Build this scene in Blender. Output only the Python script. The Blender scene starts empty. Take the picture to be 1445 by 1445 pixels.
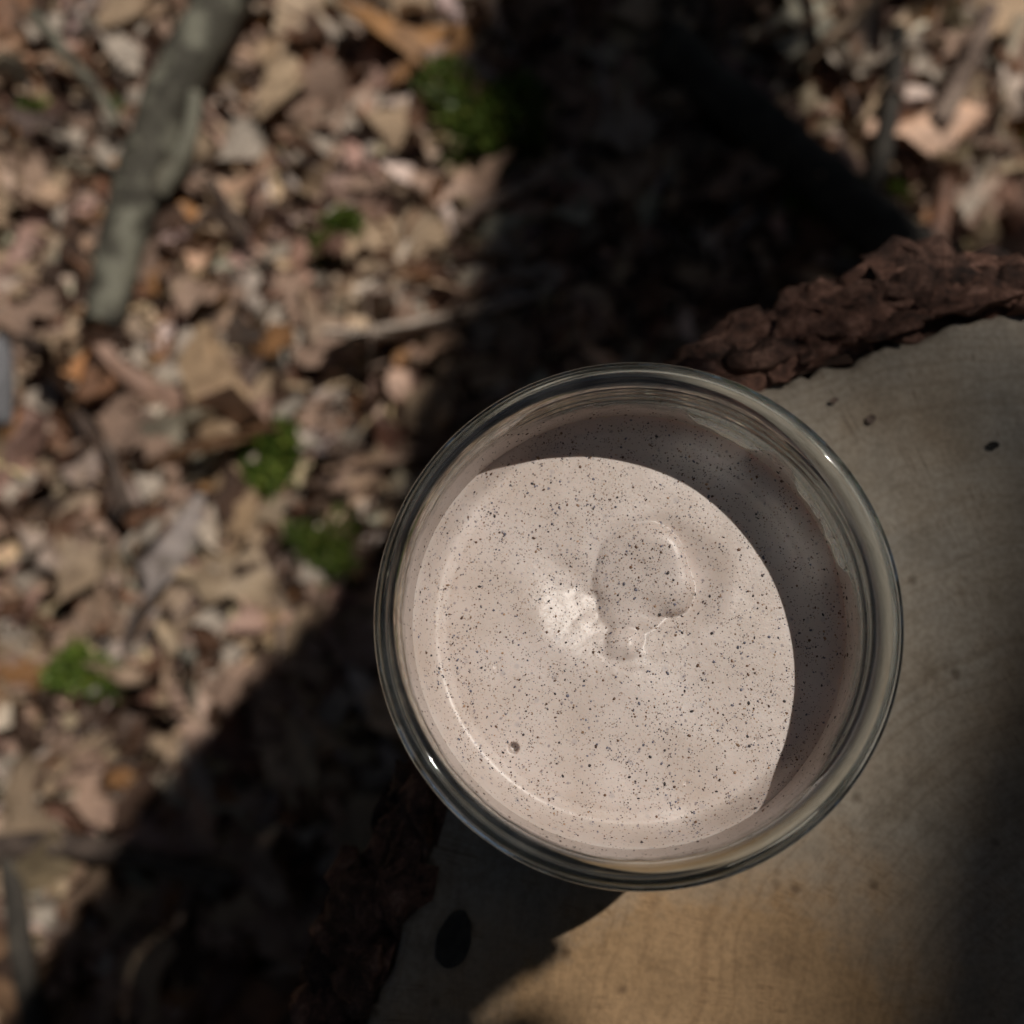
import bpy, math, random
import numpy as np
from mathutils import Vector, Matrix

random.seed(11)
rng = np.random.default_rng(11)
sc = bpy.context.scene
COL = sc.collection

# ------------------------------------------------------------------ camera
FPX, HALF = 1549.0, 722.5            # focal length and half frame, in photo pixels
NADIR = (800.0, 968.0)               # where "straight down" falls in the picture
RIM_PX, RIM_R_PX, RIM_R = (898.0, 870.0), 339.0, 0.036
JAR_H = 0.0625
GROUND_Z = -0.55


def cam_ray(px, py):
    return Vector(((px - HALF) / FPX, -(py - HALF) / FPX, -1.0))


_up = -cam_ray(*NADIR).normalized()
_xw = (Vector((1, 0, 0)) - _up * _up.x).normalized()
_yw = _up.cross(_xw)
CAM_R = Matrix((_xw, _yw, _up))       # camera space -> world
CAM_POS = Vector((0, 0, JAR_H)) - (CAM_R @ cam_ray(*RIM_PX)) * (FPX * RIM_R / RIM_R_PX)

cam = bpy.data.cameras.new('camera')
cam_o = bpy.data.objects.new('camera', cam)
COL.objects.link(cam_o)
cam_o.matrix_world = Matrix.Translation(CAM_POS) @ CAM_R.to_4x4()
cam.sensor_width = 36.0
cam.lens = FPX / (2 * HALF) * 36.0
cam.clip_start, cam.clip_end = 0.005, 400.0
cam.dof.use_dof = True
cam.dof.focus_distance = 0.181
cam.dof.aperture_fstop = 11.4
sc.camera = cam_o

# ------------------------------------------------------------------ sky and sun
SUN_EL = math.radians(60.0)
SUN_AZ = (0.775, 0.632)
SUN = Vector((SUN_AZ[0] * math.cos(SUN_EL), SUN_AZ[1] * math.cos(SUN_EL), math.sin(SUN_EL))).normalized()
world = bpy.data.worlds.new('World')
sc.world = world
world.use_nodes = True
wn = world.node_tree.nodes
sky = wn.new('ShaderNodeTexSky')
sky.sky_type = 'NISHITA'
sky.sun_disc = False
sky.sun_elevation = SUN_EL
sky.sun_rotation = math.atan2(SUN.x, SUN.y)
world.node_tree.links.new(sky.outputs[0], wn['Background'].inputs[0])
wn['Background'].inputs[1].default_value = 0.05
sl = bpy.data.lights.new('sun', 'SUN')
sl.energy = 5.0
sl.angle = math.radians(0.53)
sl.color = (1.0, 0.93, 0.84)
sun_o = bpy.data.objects.new('sun', sl)
COL.objects.link(sun_o)
sun_o.rotation_euler = SUN.to_track_quat('Z', 'Y').to_euler()

vs = sc.view_settings
vs.view_transform, vs.look = 'Standard', 'None'
vs.exposure, vs.gamma = -0.72, 1.0
vs.use_curve_mapping = False
cy = sc.cycles
cy.use_denoising = True
cy.max_bounces = 14
cy.transmission_bounces = 12
cy.transparent_max_bounces = 12
cy.sample_clamp_indirect = 2.0
cy.blur_glossy = 0.5


# ------------------------------------------------------------------ helpers
def P(px, py, z):
    """World point where the sight line of a photo pixel meets the level z."""
    d = CAM_R @ cam_ray(px, py)
    return CAM_POS + d * ((z - CAM_POS.z) / d.z)


def to_px(p):
    v = CAM_R.transposed() @ (Vector(p) - CAM_POS)
    return (v.x / -v.z * FPX + HALF, -v.y / -v.z * FPX + HALF)


def mesh_np(name, verts, faces, smooth=True):
    me = bpy.data.meshes.new(name)
    me.from_pydata(np.asarray(verts, dtype=float).tolist(), [], [tuple(int(i) for i in f) for f in faces])
    if smooth:
        me.polygons.foreach_set('use_smooth', [True] * len(me.polygons))
    me.update()
    return me


def mesh_fast(name, verts, quads, smooth=True):
    """Many quads (n, 4) at once."""
    me = bpy.data.meshes.new(name)
    v = np.asarray(verts, dtype=np.float32)
    q = np.asarray(quads, dtype=np.int32)
    k = q.shape[1]
    me.vertices.add(len(v)); me.vertices.foreach_set('co', v.ravel())
    me.loops.add(q.size); me.loops.foreach_set('vertex_index', q.ravel())
    me.polygons.add(len(q)); me.polygons.foreach_set('loop_start', np.arange(0, q.size, k, dtype=np.int32))
    me.update(calc_edges=True)
    if smooth:
        me.polygons.foreach_set('use_smooth', np.ones(len(q), dtype=bool))
    me.validate()
    return me


def link(name, me, mat=None, parent=None):
    o = bpy.data.objects.new(name, me)
    COL.objects.link(o)
    if mat is not None and me is not None and not me.materials:
        me.materials.append(mat)
    if parent is not None:
        o.parent = parent
    return o


def tag(o, label=None, category=None, group=None, kind=None):
    if label: o['label'] = label
    if category: o['category'] = category
    if group: o['group'] = group
    if kind: o['kind'] = kind
    return o


def empty(name, loc):
    o = bpy.data.objects.new(name, None)
    COL.objects.link(o)
    o.location = loc
    o.empty_display_size = 0.02
    return o


def color_attr(me, cols):
    a = me.color_attributes.new('tint', 'FLOAT_COLOR', 'POINT')
    c = np.ones((len(me.vertices), 4), dtype=np.float32)
    c[:, :3] = cols
    a.data.foreach_set('color', c.ravel())


def vnoise(x, y, seed=0, scale=1.0):
    """Smooth value noise on arrays, about -1..1."""
    x = np.asarray(x, float) * scale; y = np.asarray(y, float) * scale
    xi, yi = np.floor(x).astype(np.int64), np.floor(y).astype(np.int64)
    fx, fy = x - xi, y - yi
    fx, fy = fx * fx * (3 - 2 * fx), fy * fy * (3 - 2 * fy)

    def h(a, b):
        n = (a * 374761393 + b * 668265263 + seed * 974634777) & 0xFFFFFFFF
        n = ((n ^ (n >> 13)) * 1274126177) & 0xFFFFFFFF
        return ((n ^ (n >> 16)) & 0xFFFF) / 32767.5 - 1.0
    a = h(xi, yi) * (1 - fx) + h(xi + 1, yi) * fx
    b = h(xi, yi + 1) * (1 - fx) + h(xi + 1, yi + 1) * fx
    return a * (1 - fy) + b * fy


def sstep(a, b, x):
    t = np.clip((x - a) / (b - a), 0, 1)
    return t * t * (3 - 2 * t)


# ------------------------------------------------------------------ materials
def new_mat(name):
    m = bpy.data.materials.new(name)
    m.use_nodes = True
    nt = m.node_tree
    return m, nt, nt.nodes['Principled BSDF']


def N(nt, kind, **kw):
    n = nt.nodes.new('ShaderNode' + kind)
    for k, v in kw.items():
        if k in n.inputs.keys():
            n.inputs[k].default_value = v
        else:
            setattr(n, k, v)
    return n


def L(nt, a, b):
    nt.links.new(a, b)


def ramp(nt, fac, stops):
    r = nt.nodes.new('ShaderNodeValToRGB')
    e = r.color_ramp.elements
    while len(e) < len(stops): e.new(0.5)
    for k, (p, c) in enumerate(stops):
        e[k].position = p
        e[k].color = (*c, 1) if len(c) == 3 else c
    L(nt, fac, r.inputs[0])
    return r


def mixc(nt, fac, a, b, mode='MIX'):
    m = nt.nodes.new('ShaderNodeMix')
    m.data_type = 'RGBA'; m.blend_type = mode
    for s, v in ((m.inputs[0], fac), (m.inputs[6], a), (m.inputs[7], b)):
        if hasattr(v, 'is_linked'): L(nt, v, s)
        elif isinstance(v, (int, float)): s.default_value = v
        else: s.default_value = (*v, 1)
    return m.outputs[2]


def bump(nt, height, strength, dist, normal=None):
    b = nt.nodes.new('ShaderNodeBump')
    b.inputs['Strength'].default_value = strength
    b.inputs['Distance'].default_value = dist
    L(nt, height, b.inputs['Height'])
    if normal is not None: L(nt, normal, b.inputs['Normal'])
    return b.outputs[0]


def tex(nt, kind, scale, coord=None, **kw):
    t = N(nt, 'Tex' + kind, Scale=scale, **kw)
    if coord is None:
        coord = nt.nodes.new('ShaderNodeTexCoord').outputs['Object']
    L(nt, coord, t.inputs['Vector'])
    return t


def mat_leaf(name, from_object):
    m, nt, b = new_mat(name)
    if from_object:
        src = nt.nodes.new('ShaderNodeObjectInfo').outputs['Color']
        co = nt.nodes.new('ShaderNodeTexCoord').outputs['Object']
    else:
        a = nt.nodes.new('ShaderNodeAttribute'); a.attribute_name = 'tint'
        src = a.outputs['Color']
        co = nt.nodes.new('ShaderNodeNewGeometry').outputs['Position']
    n1 = tex(nt, 'Noise', 70.0, co, Detail=5.0)
    n2 = tex(nt, 'Noise', 420.0, co, Detail=3.0)
    r1 = ramp(nt, n1.outputs[0], [(0.3, (0.5, 0.47, 0.44)), (0.55, (1, 1, 1)), (0.75, (1.15, 1.1, 1.02))])
    c = mixc(nt, 1.0, src, r1.outputs[0], 'MULTIPLY')
    r2 = ramp(nt, n2.outputs[0], [(0.35, (0.7, 0.66, 0.62)), (0.6, (1, 1, 1))])
    c = mixc(nt, 0.6, c, r2.outputs[0], 'MULTIPLY')
    L(nt, c, b.inputs['Base Color'])
    b.inputs['Roughness'].default_value = 0.55
    L(nt, bump(nt, n2.outputs[0], 0.5, 0.002), b.inputs['Normal'])
    tr = N(nt, 'BsdfTranslucent')
    L(nt, c, tr.inputs['Color'])
    mx = N(nt, 'MixShader'); mx.inputs[0].default_value = 0.15
    L(nt, b.outputs[0], mx.inputs[1]); L(nt, tr.outputs[0], mx.inputs[2])
    L(nt, mx.outputs[0], nt.nodes['Material Output'].inputs['Surface'])
    return m


def mat_soil():
    m, nt, b = new_mat('soil')
    n1 = tex(nt, 'Noise', 30.0, Detail=8.0)
    v = tex(nt, 'Voronoi', 38.0)
    r = ramp(nt, n1.outputs[0], [(0.3, (0.02, 0.013, 0.009)), (0.55, (0.06, 0.038, 0.025)), (0.75, (0.14, 0.1, 0.07))])
    c = mixc(nt, 0.5, r.outputs[0], mixc(nt, 1.0, r.outputs[0], v.outputs['Color'], 'MULTIPLY'))
    L(nt, c, b.inputs['Base Color'])
    b.inputs['Roughness'].default_value = 0.9
    L(nt, bump(nt, v.outputs['Distance'], 0.8, 0.02), b.inputs['Normal'])
    return m


def mat_bark(name, dark, mid, light, scale=60.0, lichen=None):
    m, nt, b = new_mat(name)
    co = nt.nodes.new('ShaderNodeNewGeometry').outputs['Position']
    n1 = tex(nt, 'Noise', scale, co, Detail=8.0, Roughness=0.65)
    n2 = tex(nt, 'Noise', scale * 6, co, Detail=4.0)
    r = ramp(nt, n1.outputs[0], [(0.32, dark), (0.52, mid), (0.72, light)])
    c = mixc(nt, 0.5, r.outputs[0], mixc(nt, 1.0, r.outputs[0], ramp(nt, n2.outputs[0], [(0.35, (0.4, 0.4, 0.4)), (0.65, (1.2, 1.2, 1.2))]).outputs[0], 'MULTIPLY'))
    oi = nt.nodes.new('ShaderNodeObjectInfo')
    hv = nt.nodes.new('ShaderNodeHueSaturation')
    L(nt, c, hv.inputs['Color'])
    mr = N(nt, 'MapRange'); L(nt, oi.outputs['Random'], mr.inputs[0])
    mr.inputs[3].default_value = 0.4; mr.inputs[4].default_value = 1.7
    L(nt, mr.outputs[0], hv.inputs['Value'])
    c = hv.outputs[0]
    if lichen:
        n3 = tex(nt, 'Noise', scale * 0.5, co, Detail=6.0)
        f = ramp(nt, n3.outputs[0], [(0.5, (0, 0, 0)), (0.62, (1, 1, 1))])
        c = mixc(nt, f.outputs[0], c, lichen)
    L(nt, c, b.inputs['Base Color'])
    b.inputs['Roughness'].default_value = 0.8
    L(nt, bump(nt, n1.outputs[0], 0.7, 0.004, bump(nt, n2.outputs[0], 0.5, 0.001)), b.inputs['Normal'])
    return m


def mat_wood():
    m, nt, b = new_mat('cut_wood')
    co = nt.nodes.new('ShaderNodeTexCoord').outputs['Object']
    mp = N(nt, 'Mapping'); L(nt, co, mp.inputs[0])
    mp.inputs['Rotation'].default_value = (0, 0, math.radians(8)); mp.inputs['Scale'].default_value = (1.0, 0.12, 1.0)
    saw = tex(nt, 'Noise', 520.0, mp.outputs[0], Detail=4.0)
    mp2 = N(nt, 'Mapping'); L(nt, co, mp2.inputs[0])
    mp2.inputs['Rotation'].default_value = (0, 0, math.radians(6)); mp2.inputs['Scale'].default_value = (0.1, 1.0, 1.0)
    weave = tex(nt, 'Noise', 700.0, mp2.outputs[0], Detail=3.0)
    big = tex(nt, 'Noise', 17.0, co, Detail=4.0, Roughness=0.6)
    mid = tex(nt, 'Noise', 75.0, co, Detail=7.0, Roughness=0.7)
    fine = tex(nt, 'Noise', 900.0, co, Detail=4.0)
    spot = tex(nt, 'Voronoi', 95.0, co)
    base = ramp(nt, big.outputs[0], [(0.34, (0.36, 0.33, 0.285)), (0.5, (0.385, 0.335, 0.27)), (0.68, (0.34, 0.265, 0.185))])
    # amber patch round one spot, set off from the weathered grey wood
    gr = N(nt, 'TexGradient', gradient_type='SPHERICAL')
    mp3 = N(nt, 'Mapping', vector_type='TEXTURE'); L(nt, co, mp3.inputs[0])
    h = P(960, 1480, 0.0)
    mp3.inputs['Location'].default_value = (h.x, h.y, 0); mp3.inputs['Scale'].default_value = (0.075, 0.048, 0.1)
    mp3.inputs['Rotation'].default_value = (0, 0, math.radians(15))
    L(nt, mp3.outputs[0], gr.inputs[0])
    hm = N(nt, 'Math', operation='MULTIPLY_ADD'); L(nt, mid.outputs[0], hm.inputs[0]); hm.inputs[1].default_value = 0.7
    L(nt, gr.outputs['Fac'], hm.inputs[2])
    hf = ramp(nt, hm.outputs[0], [(0.42, (0, 0, 0)), (0.85, (1, 1, 1))])
    c = mixc(nt, hf.outputs[0], base.outputs[0], (0.285, 0.18, 0.09))
    c = mixc(nt, 0.55, c, ramp(nt, mid.outputs[0], [(0.33, (0.5, 0.46, 0.4)), (0.5, (0.95, 0.95, 0.95)), (0.7, (1.15, 1.13, 1.1))]).outputs[0], 'MULTIPLY')
    c = mixc(nt, 0.12, c, ramp(nt, saw.outputs[0], [(0.36, (0.55, 0.5, 0.44)), (0.6, (1.1, 1.1, 1.1))]).outputs[0], 'MULTIPLY')
    c = mixc(nt, 0.05, c, ramp(nt, weave.outputs[0], [(0.36, (0.55, 0.5, 0.44)), (0.6, (1.1, 1.1, 1.1))]).outputs[0], 'MULTIPLY')
    c = mixc(nt, 0.4, c, ramp(nt, fine.outputs[0], [(0.36, (0.6, 0.58, 0.55)), (0.6, (1.08, 1.08, 1.08))]).outputs[0], 'MULTIPLY')
    # growth rings round the pith, wavering with the grain
    ofs = N(nt, 'VectorMath', operation='SUBTRACT'); L(nt, co, ofs.inputs[0]); pith = P(1700, 1500, 0.0); ofs.inputs[1].default_value = (pith.x, pith.y, 0)
    wob = tex(nt, 'Noise', 22.0, co, Detail=3.0)
    wv = N(nt, 'VectorMath', operation='MULTIPLY_ADD'); L(nt, wob.outputs['Color'], wv.inputs[0]); wv.inputs[1].default_value = (0.02, 0.02, 0); L(nt, ofs.outputs[0], wv.inputs[2])
    ln = N(nt, 'VectorMath', operation='LENGTH'); L(nt, wv.outputs[0], ln.inputs[0])
    cx = N(nt, 'CombineXYZ'); L(nt, ln.outputs['Value'], cx.inputs[0])
    rings = tex(nt, 'Noise', 330.0, cx.outputs[0], Detail=3.0, Roughness=0.7)
    c = mixc(nt, 0.5, c, ramp(nt, rings.outputs[0], [(0.35, (0.62, 0.56, 0.48)), (0.5, (1, 1, 1)), (0.7, (1.1, 1.1, 1.1))]).outputs[0], 'MULTIPLY')
    # radial drying checks
    at = N(nt, 'VectorMath', operation='NORMALIZE'); L(nt, ofs.outputs[0], at.inputs[0])
    chk = tex(nt, 'Noise', 26.0, at.outputs[0], Detail=5.0, Roughness=0.75)
    cf = ramp(nt, chk.outputs[0], [(0.485, (1, 1, 1)), (0.5, (0.35, 0.28, 0.22)), (0.515, (1, 1, 1))])
    cm_ = N(nt, 'Math', operation='MULTIPLY'); L(nt, ramp(nt, mid.outputs[0], [(0.5, (0, 0, 0)), (0.62, (1, 1, 1))]).outputs[0], cm_.inputs[0]); cm_.inputs[1].default_value = 0.8
    c = mixc(nt, cm_.outputs[0], c, mixc(nt, 1.0, c, cf.outputs[0], 'MULTIPLY'))
    sp = ramp(nt, spot.outputs['Distance'], [(0.04, (0.32, 0.26, 0.2)), (0.14, (1, 1, 1))])
    c = mixc(nt, 0.7, c, sp.outputs[0], 'MULTIPLY')
    L(nt, c, b.inputs['Base Color'])
    b.inputs['Roughness'].default_value = 0.75
    L(nt, bump(nt, saw.outputs[0], 0.15, 0.0006, bump(nt, fine.outputs[0], 0.3, 0.0004)), b.inputs['Normal'])
    return m


def mat_glass():
    m, nt, b = new_mat('jar_glass')
    nt.nodes.remove(b)
    g = N(nt, 'BsdfGlass', IOR=1.5, Roughness=0.03)
    g.inputs['Color'].default_value = (0.93, 0.95, 0.94, 1)
    df = N(nt, 'BsdfDiffuse', Color=(0.8, 0.8, 0.78, 1))                # faint smudges, and a pale haze standing in for the rim's bright sheen
    hz = tex(nt, 'Noise', 55.0, Detail=6.0, Roughness=0.7)
    hr = ramp(nt, hz.outputs[0], [(0.4, (0.004, 0.004, 0.004)), (0.7, (0.045, 0.045, 0.045))])
    mx = N(nt, 'MixShader'); L(nt, hr.outputs[0], mx.inputs[0]); L(nt, g.outputs[0], mx.inputs[1]); L(nt, df.outputs[0], mx.inputs[2])
    L(nt, mx.outputs[0], nt.nodes['Material Output'].inputs['Surface'])
    return m


CREAM_A, CREAM_B = (0.52, 0.44, 0.395), (0.60, 0.525, 0.49)


def cream_color(nt, co):
    n = tex(nt, 'Noise', 90.0, co, Detail=4.0)
    c = mixc(nt, ramp(nt, n.outputs[0], [(0.35, (0, 0, 0)), (0.65, (1, 1, 1))]).outputs[0], CREAM_A, CREAM_B)
    for sc_, size, thr, col, amt in ((330.0, 0.17, 0.72, (0.3, 0.28, 0.31), 0.35), (620.0, 0.16, 0.5, (0.2, 0.17, 0.19), 0.75), (900.0, 0.17, 0.5, (0.3, 0.2, 0.13), 0.75),
                                     (1500.0, 0.2, 0.45, (0.16, 0.1, 0.08), 0.8)):
        v = tex(nt, 'Voronoi', sc_, co, Randomness=1.0)
        d = ramp(nt, v.outputs['Distance'], [(size * 0.55, (1, 1, 1)), (size * 1.2, (0, 0, 0))])
        s = N(nt, 'SeparateColor'); L(nt, v.outputs['Color'], s.inputs[0])
        gt = N(nt, 'Math', operation='GREATER_THAN'); L(nt, s.outputs[0], gt.inputs[0]); gt.inputs[1].default_value = thr
        mu = N(nt, 'Math', operation='MULTIPLY'); L(nt, d.outputs[0], mu.inputs[0]); L(nt, gt.outputs[0], mu.inputs[1])
        mu2 = N(nt, 'Math', operation='MULTIPLY'); L(nt, mu.outputs[0], mu2.inputs[0]); mu2.inputs[1].default_value = amt
        c = mixc(nt, mu2.outputs[0], c, col)
    return c


def mat_cream():
    m, nt, b = new_mat('speckled_cream')
    co = nt.nodes.new('ShaderNodeTexCoord').outputs['Object']
    L(nt, cream_color(nt, co), b.inputs['Base Color'])
    b.inputs['Subsurface Weight'].default_value = 0.35
    b.inputs['Subsurface Radius'].default_value = (0.0022, 0.0014, 0.001)
    b.inputs['Subsurface Scale'].default_value = 1.0
    b.inputs['Roughness'].default_value = 0.4
    b.inputs['Specular IOR Level'].default_value = 0.5
    n1 = tex(nt, 'Noise', 1700.0, co, Detail=3.0)
    n2 = tex(nt, 'Noise', 320.0, co, Detail=3.0)
    L(nt, bump(nt, n1.outputs[0], 0.22, 0.0002, bump(nt, n2.outputs[0], 0.12, 0.0003)), b.inputs['Normal'])
    return m


def mat_film():
    m, nt, b = new_mat('cream_film')
    co = nt.nodes.new('ShaderNodeTexCoord').outputs['Object']
    L(nt, cream_color(nt, co), b.inputs['Base Color'])
    b.inputs['Roughness'].default_value = 0.35
    a = nt.nodes.new('ShaderNodeAttribute'); a.attribute_name = 'tint'
    mp = N(nt, 'Mapping'); L(nt, co, mp.inputs[0]); mp.inputs['Scale'].default_value = (1, 1, 2.2)
    n = tex(nt, 'Noise', 150.0, mp.outputs[0], Detail=6.0, Roughness=0.65)
    ad = N(nt, 'Math', operation='ADD'); L(nt, n.outputs[0], ad.inputs[0]); L(nt, a.outputs['Color'], ad.inputs[1])
    su = N(nt, 'Math', operation='SUBTRACT'); L(nt, ad.outputs[0], su.inputs[0]); su.inputs[1].default_value = 0.5
    r = ramp(nt, su.outputs[0], [(0.28, (0, 0, 0)), (0.75, (0.93, 0.93, 0.93))])
    L(nt, r.outputs[0], b.inputs['Alpha'])
    return m


def mat_tint(name, rough=0.5, transl=0.0):
    m, nt, b = new_mat(name)
    a = nt.nodes.new('ShaderNodeAttribute'); a.attribute_name = 'tint'
    L(nt, a.outputs['Color'], b.inputs['Base Color'])
    b.inputs['Roughness'].default_value = rough
    if transl:
        tr = N(nt, 'BsdfTranslucent'); L(nt, a.outputs['Color'], tr.inputs['Color'])
        mx = N(nt, 'MixShader'); mx.inputs[0].default_value = transl
        L(nt, b.outputs[0], mx.inputs[1]); L(nt, tr.outputs[0], mx.inputs[2])
        L(nt, mx.outputs[0], nt.nodes['Material Output'].inputs['Surface'])
    return m


M_SOIL = mat_soil()
M_LEAF_O, M_LEAF_S = mat_leaf('dry_leaf', True), mat_leaf('dry_litter', False)
M_BARK = mat_bark('pine_bark', (0.03, 0.014, 0.01), (0.14, 0.068, 0.047), (0.35, 0.2, 0.15), 190.0)
M_BARK_IN = mat_bark('inner_bark', (0.012, 0.007, 0.005), (0.05, 0.026, 0.017), (0.12, 0.065, 0.04), 110.0)
M_GREY = mat_bark('lichen_bark', (0.06, 0.052, 0.038), (0.14, 0.128, 0.096), (0.22, 0.205, 0.155), 75.0, (0.2, 0.195, 0.15))
M_TWIG = mat_bark('twig_bark', (0.06, 0.042, 0.032), (0.17, 0.12, 0.095), (0.32, 0.25, 0.2), 90.0)
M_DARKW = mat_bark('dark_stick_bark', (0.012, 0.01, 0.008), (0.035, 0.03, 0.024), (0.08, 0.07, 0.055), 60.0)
M_PALE = mat_bark('weathered_stick', (0.08, 0.08, 0.085), (0.15, 0.15, 0.16), (0.28, 0.28, 0.3), 70.0)
M_GLASS, M_CREAM, M_FILM = mat_glass(), mat_cream(), mat_film()
M_MOSS = mat_tint('moss_green', 0.5, 0.3)
M_SPECK = mat_tint('speck', 0.4)
M_GREEN = mat_tint('live_leaf', 0.4, 0.2)

# ------------------------------------------------------------------ ground
STUMP_PX = [(1445, 440), (1390, 447), (1340, 458), (1290, 478), (1245, 486), (1215, 504), (1180, 508), (1130, 524), (1080, 541), (1000, 552),
            (900, 572), (800, 612), (715, 680), (655, 770), (622, 880), (606, 1000), (607, 1090), (603, 1150), (592, 1200),
            (581, 1260), (561, 1300), (545, 1360), (530, 1400), (516, 1445), (515, 1540), (590, 1700), (850, 1880),
            (1250, 1930), (1650, 1850), (1950, 1600), (2080, 1250), (2100, 900), (2000, 640), (1800, 480), (1600, 425)]


def closed_spline(pts, n):
    pts = np.asarray(pts, float)
    m = len(pts)
    seg = np.linalg.norm(np.roll(pts, -1, 0) - pts, axis=1)
    cum = np.concatenate([[0], np.cumsum(seg)])
    out = np.zeros((n, pts.shape[1]))
    for k in range(n):
        s = cum[-1] * k / n
        i = int(np.searchsorted(cum, s, 'right') - 1)
        t = (s - cum[i]) / seg[i]
        p0, p1, p2, p3 = pts[(i - 1) % m], pts[i], pts[(i + 1) % m], pts[(i + 2) % m]
        out[k] = 0.5 * (2 * p1 + (p2 - p0) * t + (2 * p0 - 5 * p1 + 4 * p2 - p3) * t * t + (3 * p1 - p0 - 3 * p2 + p3) * t ** 3)
    return out


NS = 420
OUT = closed_spline([P(x, y, 0.0)[:2] for x, y in STUMP_PX], NS)     # wood outline on the stump top
if np.sum(OUT[:, 0] * np.roll(OUT[:, 1], -1) - np.roll(OUT[:, 0], -1) * OUT[:, 1]) < 0:
    OUT = OUT[::-1]
OC = OUT.mean(0)
_tan = np.roll(OUT, -4, 0) - np.roll(OUT, 4, 0)
ONRM = np.stack([_tan[:, 1], -_tan[:, 0]], 1)
ONRM /= np.linalg.norm(ONRM, axis=1)[:, None]


def ground_h(x, y):
    return 0.016 * vnoise(x, y, 3, 4.0) + 0.008 * vnoise(x, y, 4, 11.0)


gs = np.concatenate([-np.geomspace(150, 1.6, 16), np.linspace(-1.5, 1.5, 90), np.geomspace(1.6, 150, 16)])
gx, gy = np.meshgrid(gs, gs, indexing='ij')
gz = GROUND_Z + ground_h(gx, gy)
n_g = len(gs)
idx = np.arange(n_g * n_g).reshape(n_g, n_g)
quads = np.stack([idx[:-1, :-1], idx[1:, :-1], idx[1:, 1:], idx[:-1, 1:]], -1).reshape(-1, 4)
tag(link('ground', mesh_fast('ground', np.stack([gx, gy, gz], -1).reshape(-1, 3), quads), M_SOIL), kind='structure')


# ------------------------------------------------------------------ leaves
def leaf_shape(kind, seed, nl=9, nw=5):
    r = np.random.default_rng(seed)
    t = np.linspace(0, 1, nl)
    if kind == 'oval':
        w = 0.26 * np.sin(np.pi * np.clip(t, 0.015, 0.985) ** 0.85) ** 0.8
    elif kind == 'lobed':
        w = 0.30 * np.sin(np.pi * np.clip(t, 0.02, 0.97) ** 1.25) ** 0.7 * (1 + 0.34 * np.cos(np.arange(nl) * np.pi))
    elif kind == 'long':
        w = 0.15 * np.sin(np.pi * np.clip(t, 0.02, 0.98)) ** 0.7
    elif kind == 'strip':
        w = 0.035 * (0.7 + 0.5 * r.random(nl))
    else:                                                   # torn scrap
        w = 0.26 * (0.6 + 0.5 * r.random(nl)); w[0] *= 0.4; w[-1] *= 0.35
    s = np.linspace(-1, 1, nw)
    T, S = np.meshgrid(t, s, indexing='ij')
    w2 = w[:, None] * (1 + 0.28 * r.standard_normal((nl, nw)) * (np.abs(S) > 0.9)).clip(0.3, 1.7)
    x = (T - 0.5) + 0.02 * r.standard_normal(T.shape)
    y = S * w2 + 0.05 * np.sin(3 * T + r.random() * 6)
    curl = r.uniform(-0.8, 1.2)
    bend = r.uniform(-0.5, 0.7)
    z = curl * (np.abs(S) ** 1.7) * w2 * 0.55 + bend * ((T - 0.5) ** 2) * 0.8
    z = z + 0.09 * np.sin(T * r.uniform(6, 14) + S * r.uniform(-3, 3) + r.random() * 6) * (0.4 + np.abs(S))
    z = z + 0.026 * r.standard_normal(T.shape)
    y = y * (1 - 0.18 * min(1, abs(curl)) * np.abs(S))
    v = np.stack([x, y, z - z.min() * 0.6], -1).reshape(-1, 3)
    i = np.arange(nl * nw).reshape(nl, nw)
    q = np.stack([i[:-1, :-1], i[1:, :-1], i[1:, 1:], i[:-1, 1:]], -1).reshape(-1, 4)
    return v, q


KINDS = ['oval', 'lobed', 'scrap', 'oval', 'long', 'scrap', 'lobed', 'oval', 'scrap', 'lobed', 'scrap', 'oval', 'long', 'scrap', 'lobed', 'oval', 'strip', 'strip', 'strip', 'long', 'strip', 'strip', 'strip']
SHAPES = [leaf_shape(k, 100 + i) for i, k in enumerate(KINDS)]
SMALL = [leaf_shape(k, 300 + i, 6, 5) for i, k in enumerate(KINDS)]
LOW = [leaf_shape(k, 200 + i, 4, 3) for i, k in enumerate(KINDS[:6])]
PAL = {'pale grey': (0.62, 0.54, 0.46), 'tan': (0.56, 0.415, 0.285), 'pinkish brown': (0.5, 0.345, 0.265),
       'dark brown': (0.1, 0.056, 0.037), 'chestnut brown': (0.2, 0.1, 0.057), 'orange brown': (0.40, 0.205, 0.085)}
PAL_P = [0.16, 0.26, 0.25, 0.16, 0.14, 0.03]
PAL_N = list(PAL)


def in_stump(x, y, grow):
    a = np.arctan2(y - OC[1], x - OC[0])
    d = np.hypot(x - OC[0], y - OC[1])
    oa = np.arctan2(OUT[:, 1] - OC[1], OUT[:, 0] - OC[0])
    od = np.hypot(OUT[:, 0] - OC[0], OUT[:, 1] - OC[1])
    k = np.argsort(oa)
    return d < np.interp(a, oa[k], od[k], period=2 * np.pi) + grow


def rot_z_tilt(az, tx, ty):
    ca, sa = np.cos(az), np.sin(az)
    z = np.zeros_like(az); o = np.ones_like(az)
    Rz = np.stack([np.stack([ca, -sa, z], -1), np.stack([sa, ca, z], -1), np.stack([z, z, o], -1)], -2)
    cx, sx = np.cos(tx), np.sin(tx)
    Rx = np.stack([np.stack([o, z, z], -1), np.stack([z, cx, -sx], -1), np.stack([z, sx, cx], -1)], -2)
    cyy, syy = np.cos(ty), np.sin(ty)
    Ry = np.stack([np.stack([cyy, z, syy], -1), np.stack([z, o, z], -1), np.stack([-syy, z, cyy], -1)], -2)
    return Rx @ Ry @ Rz


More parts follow.
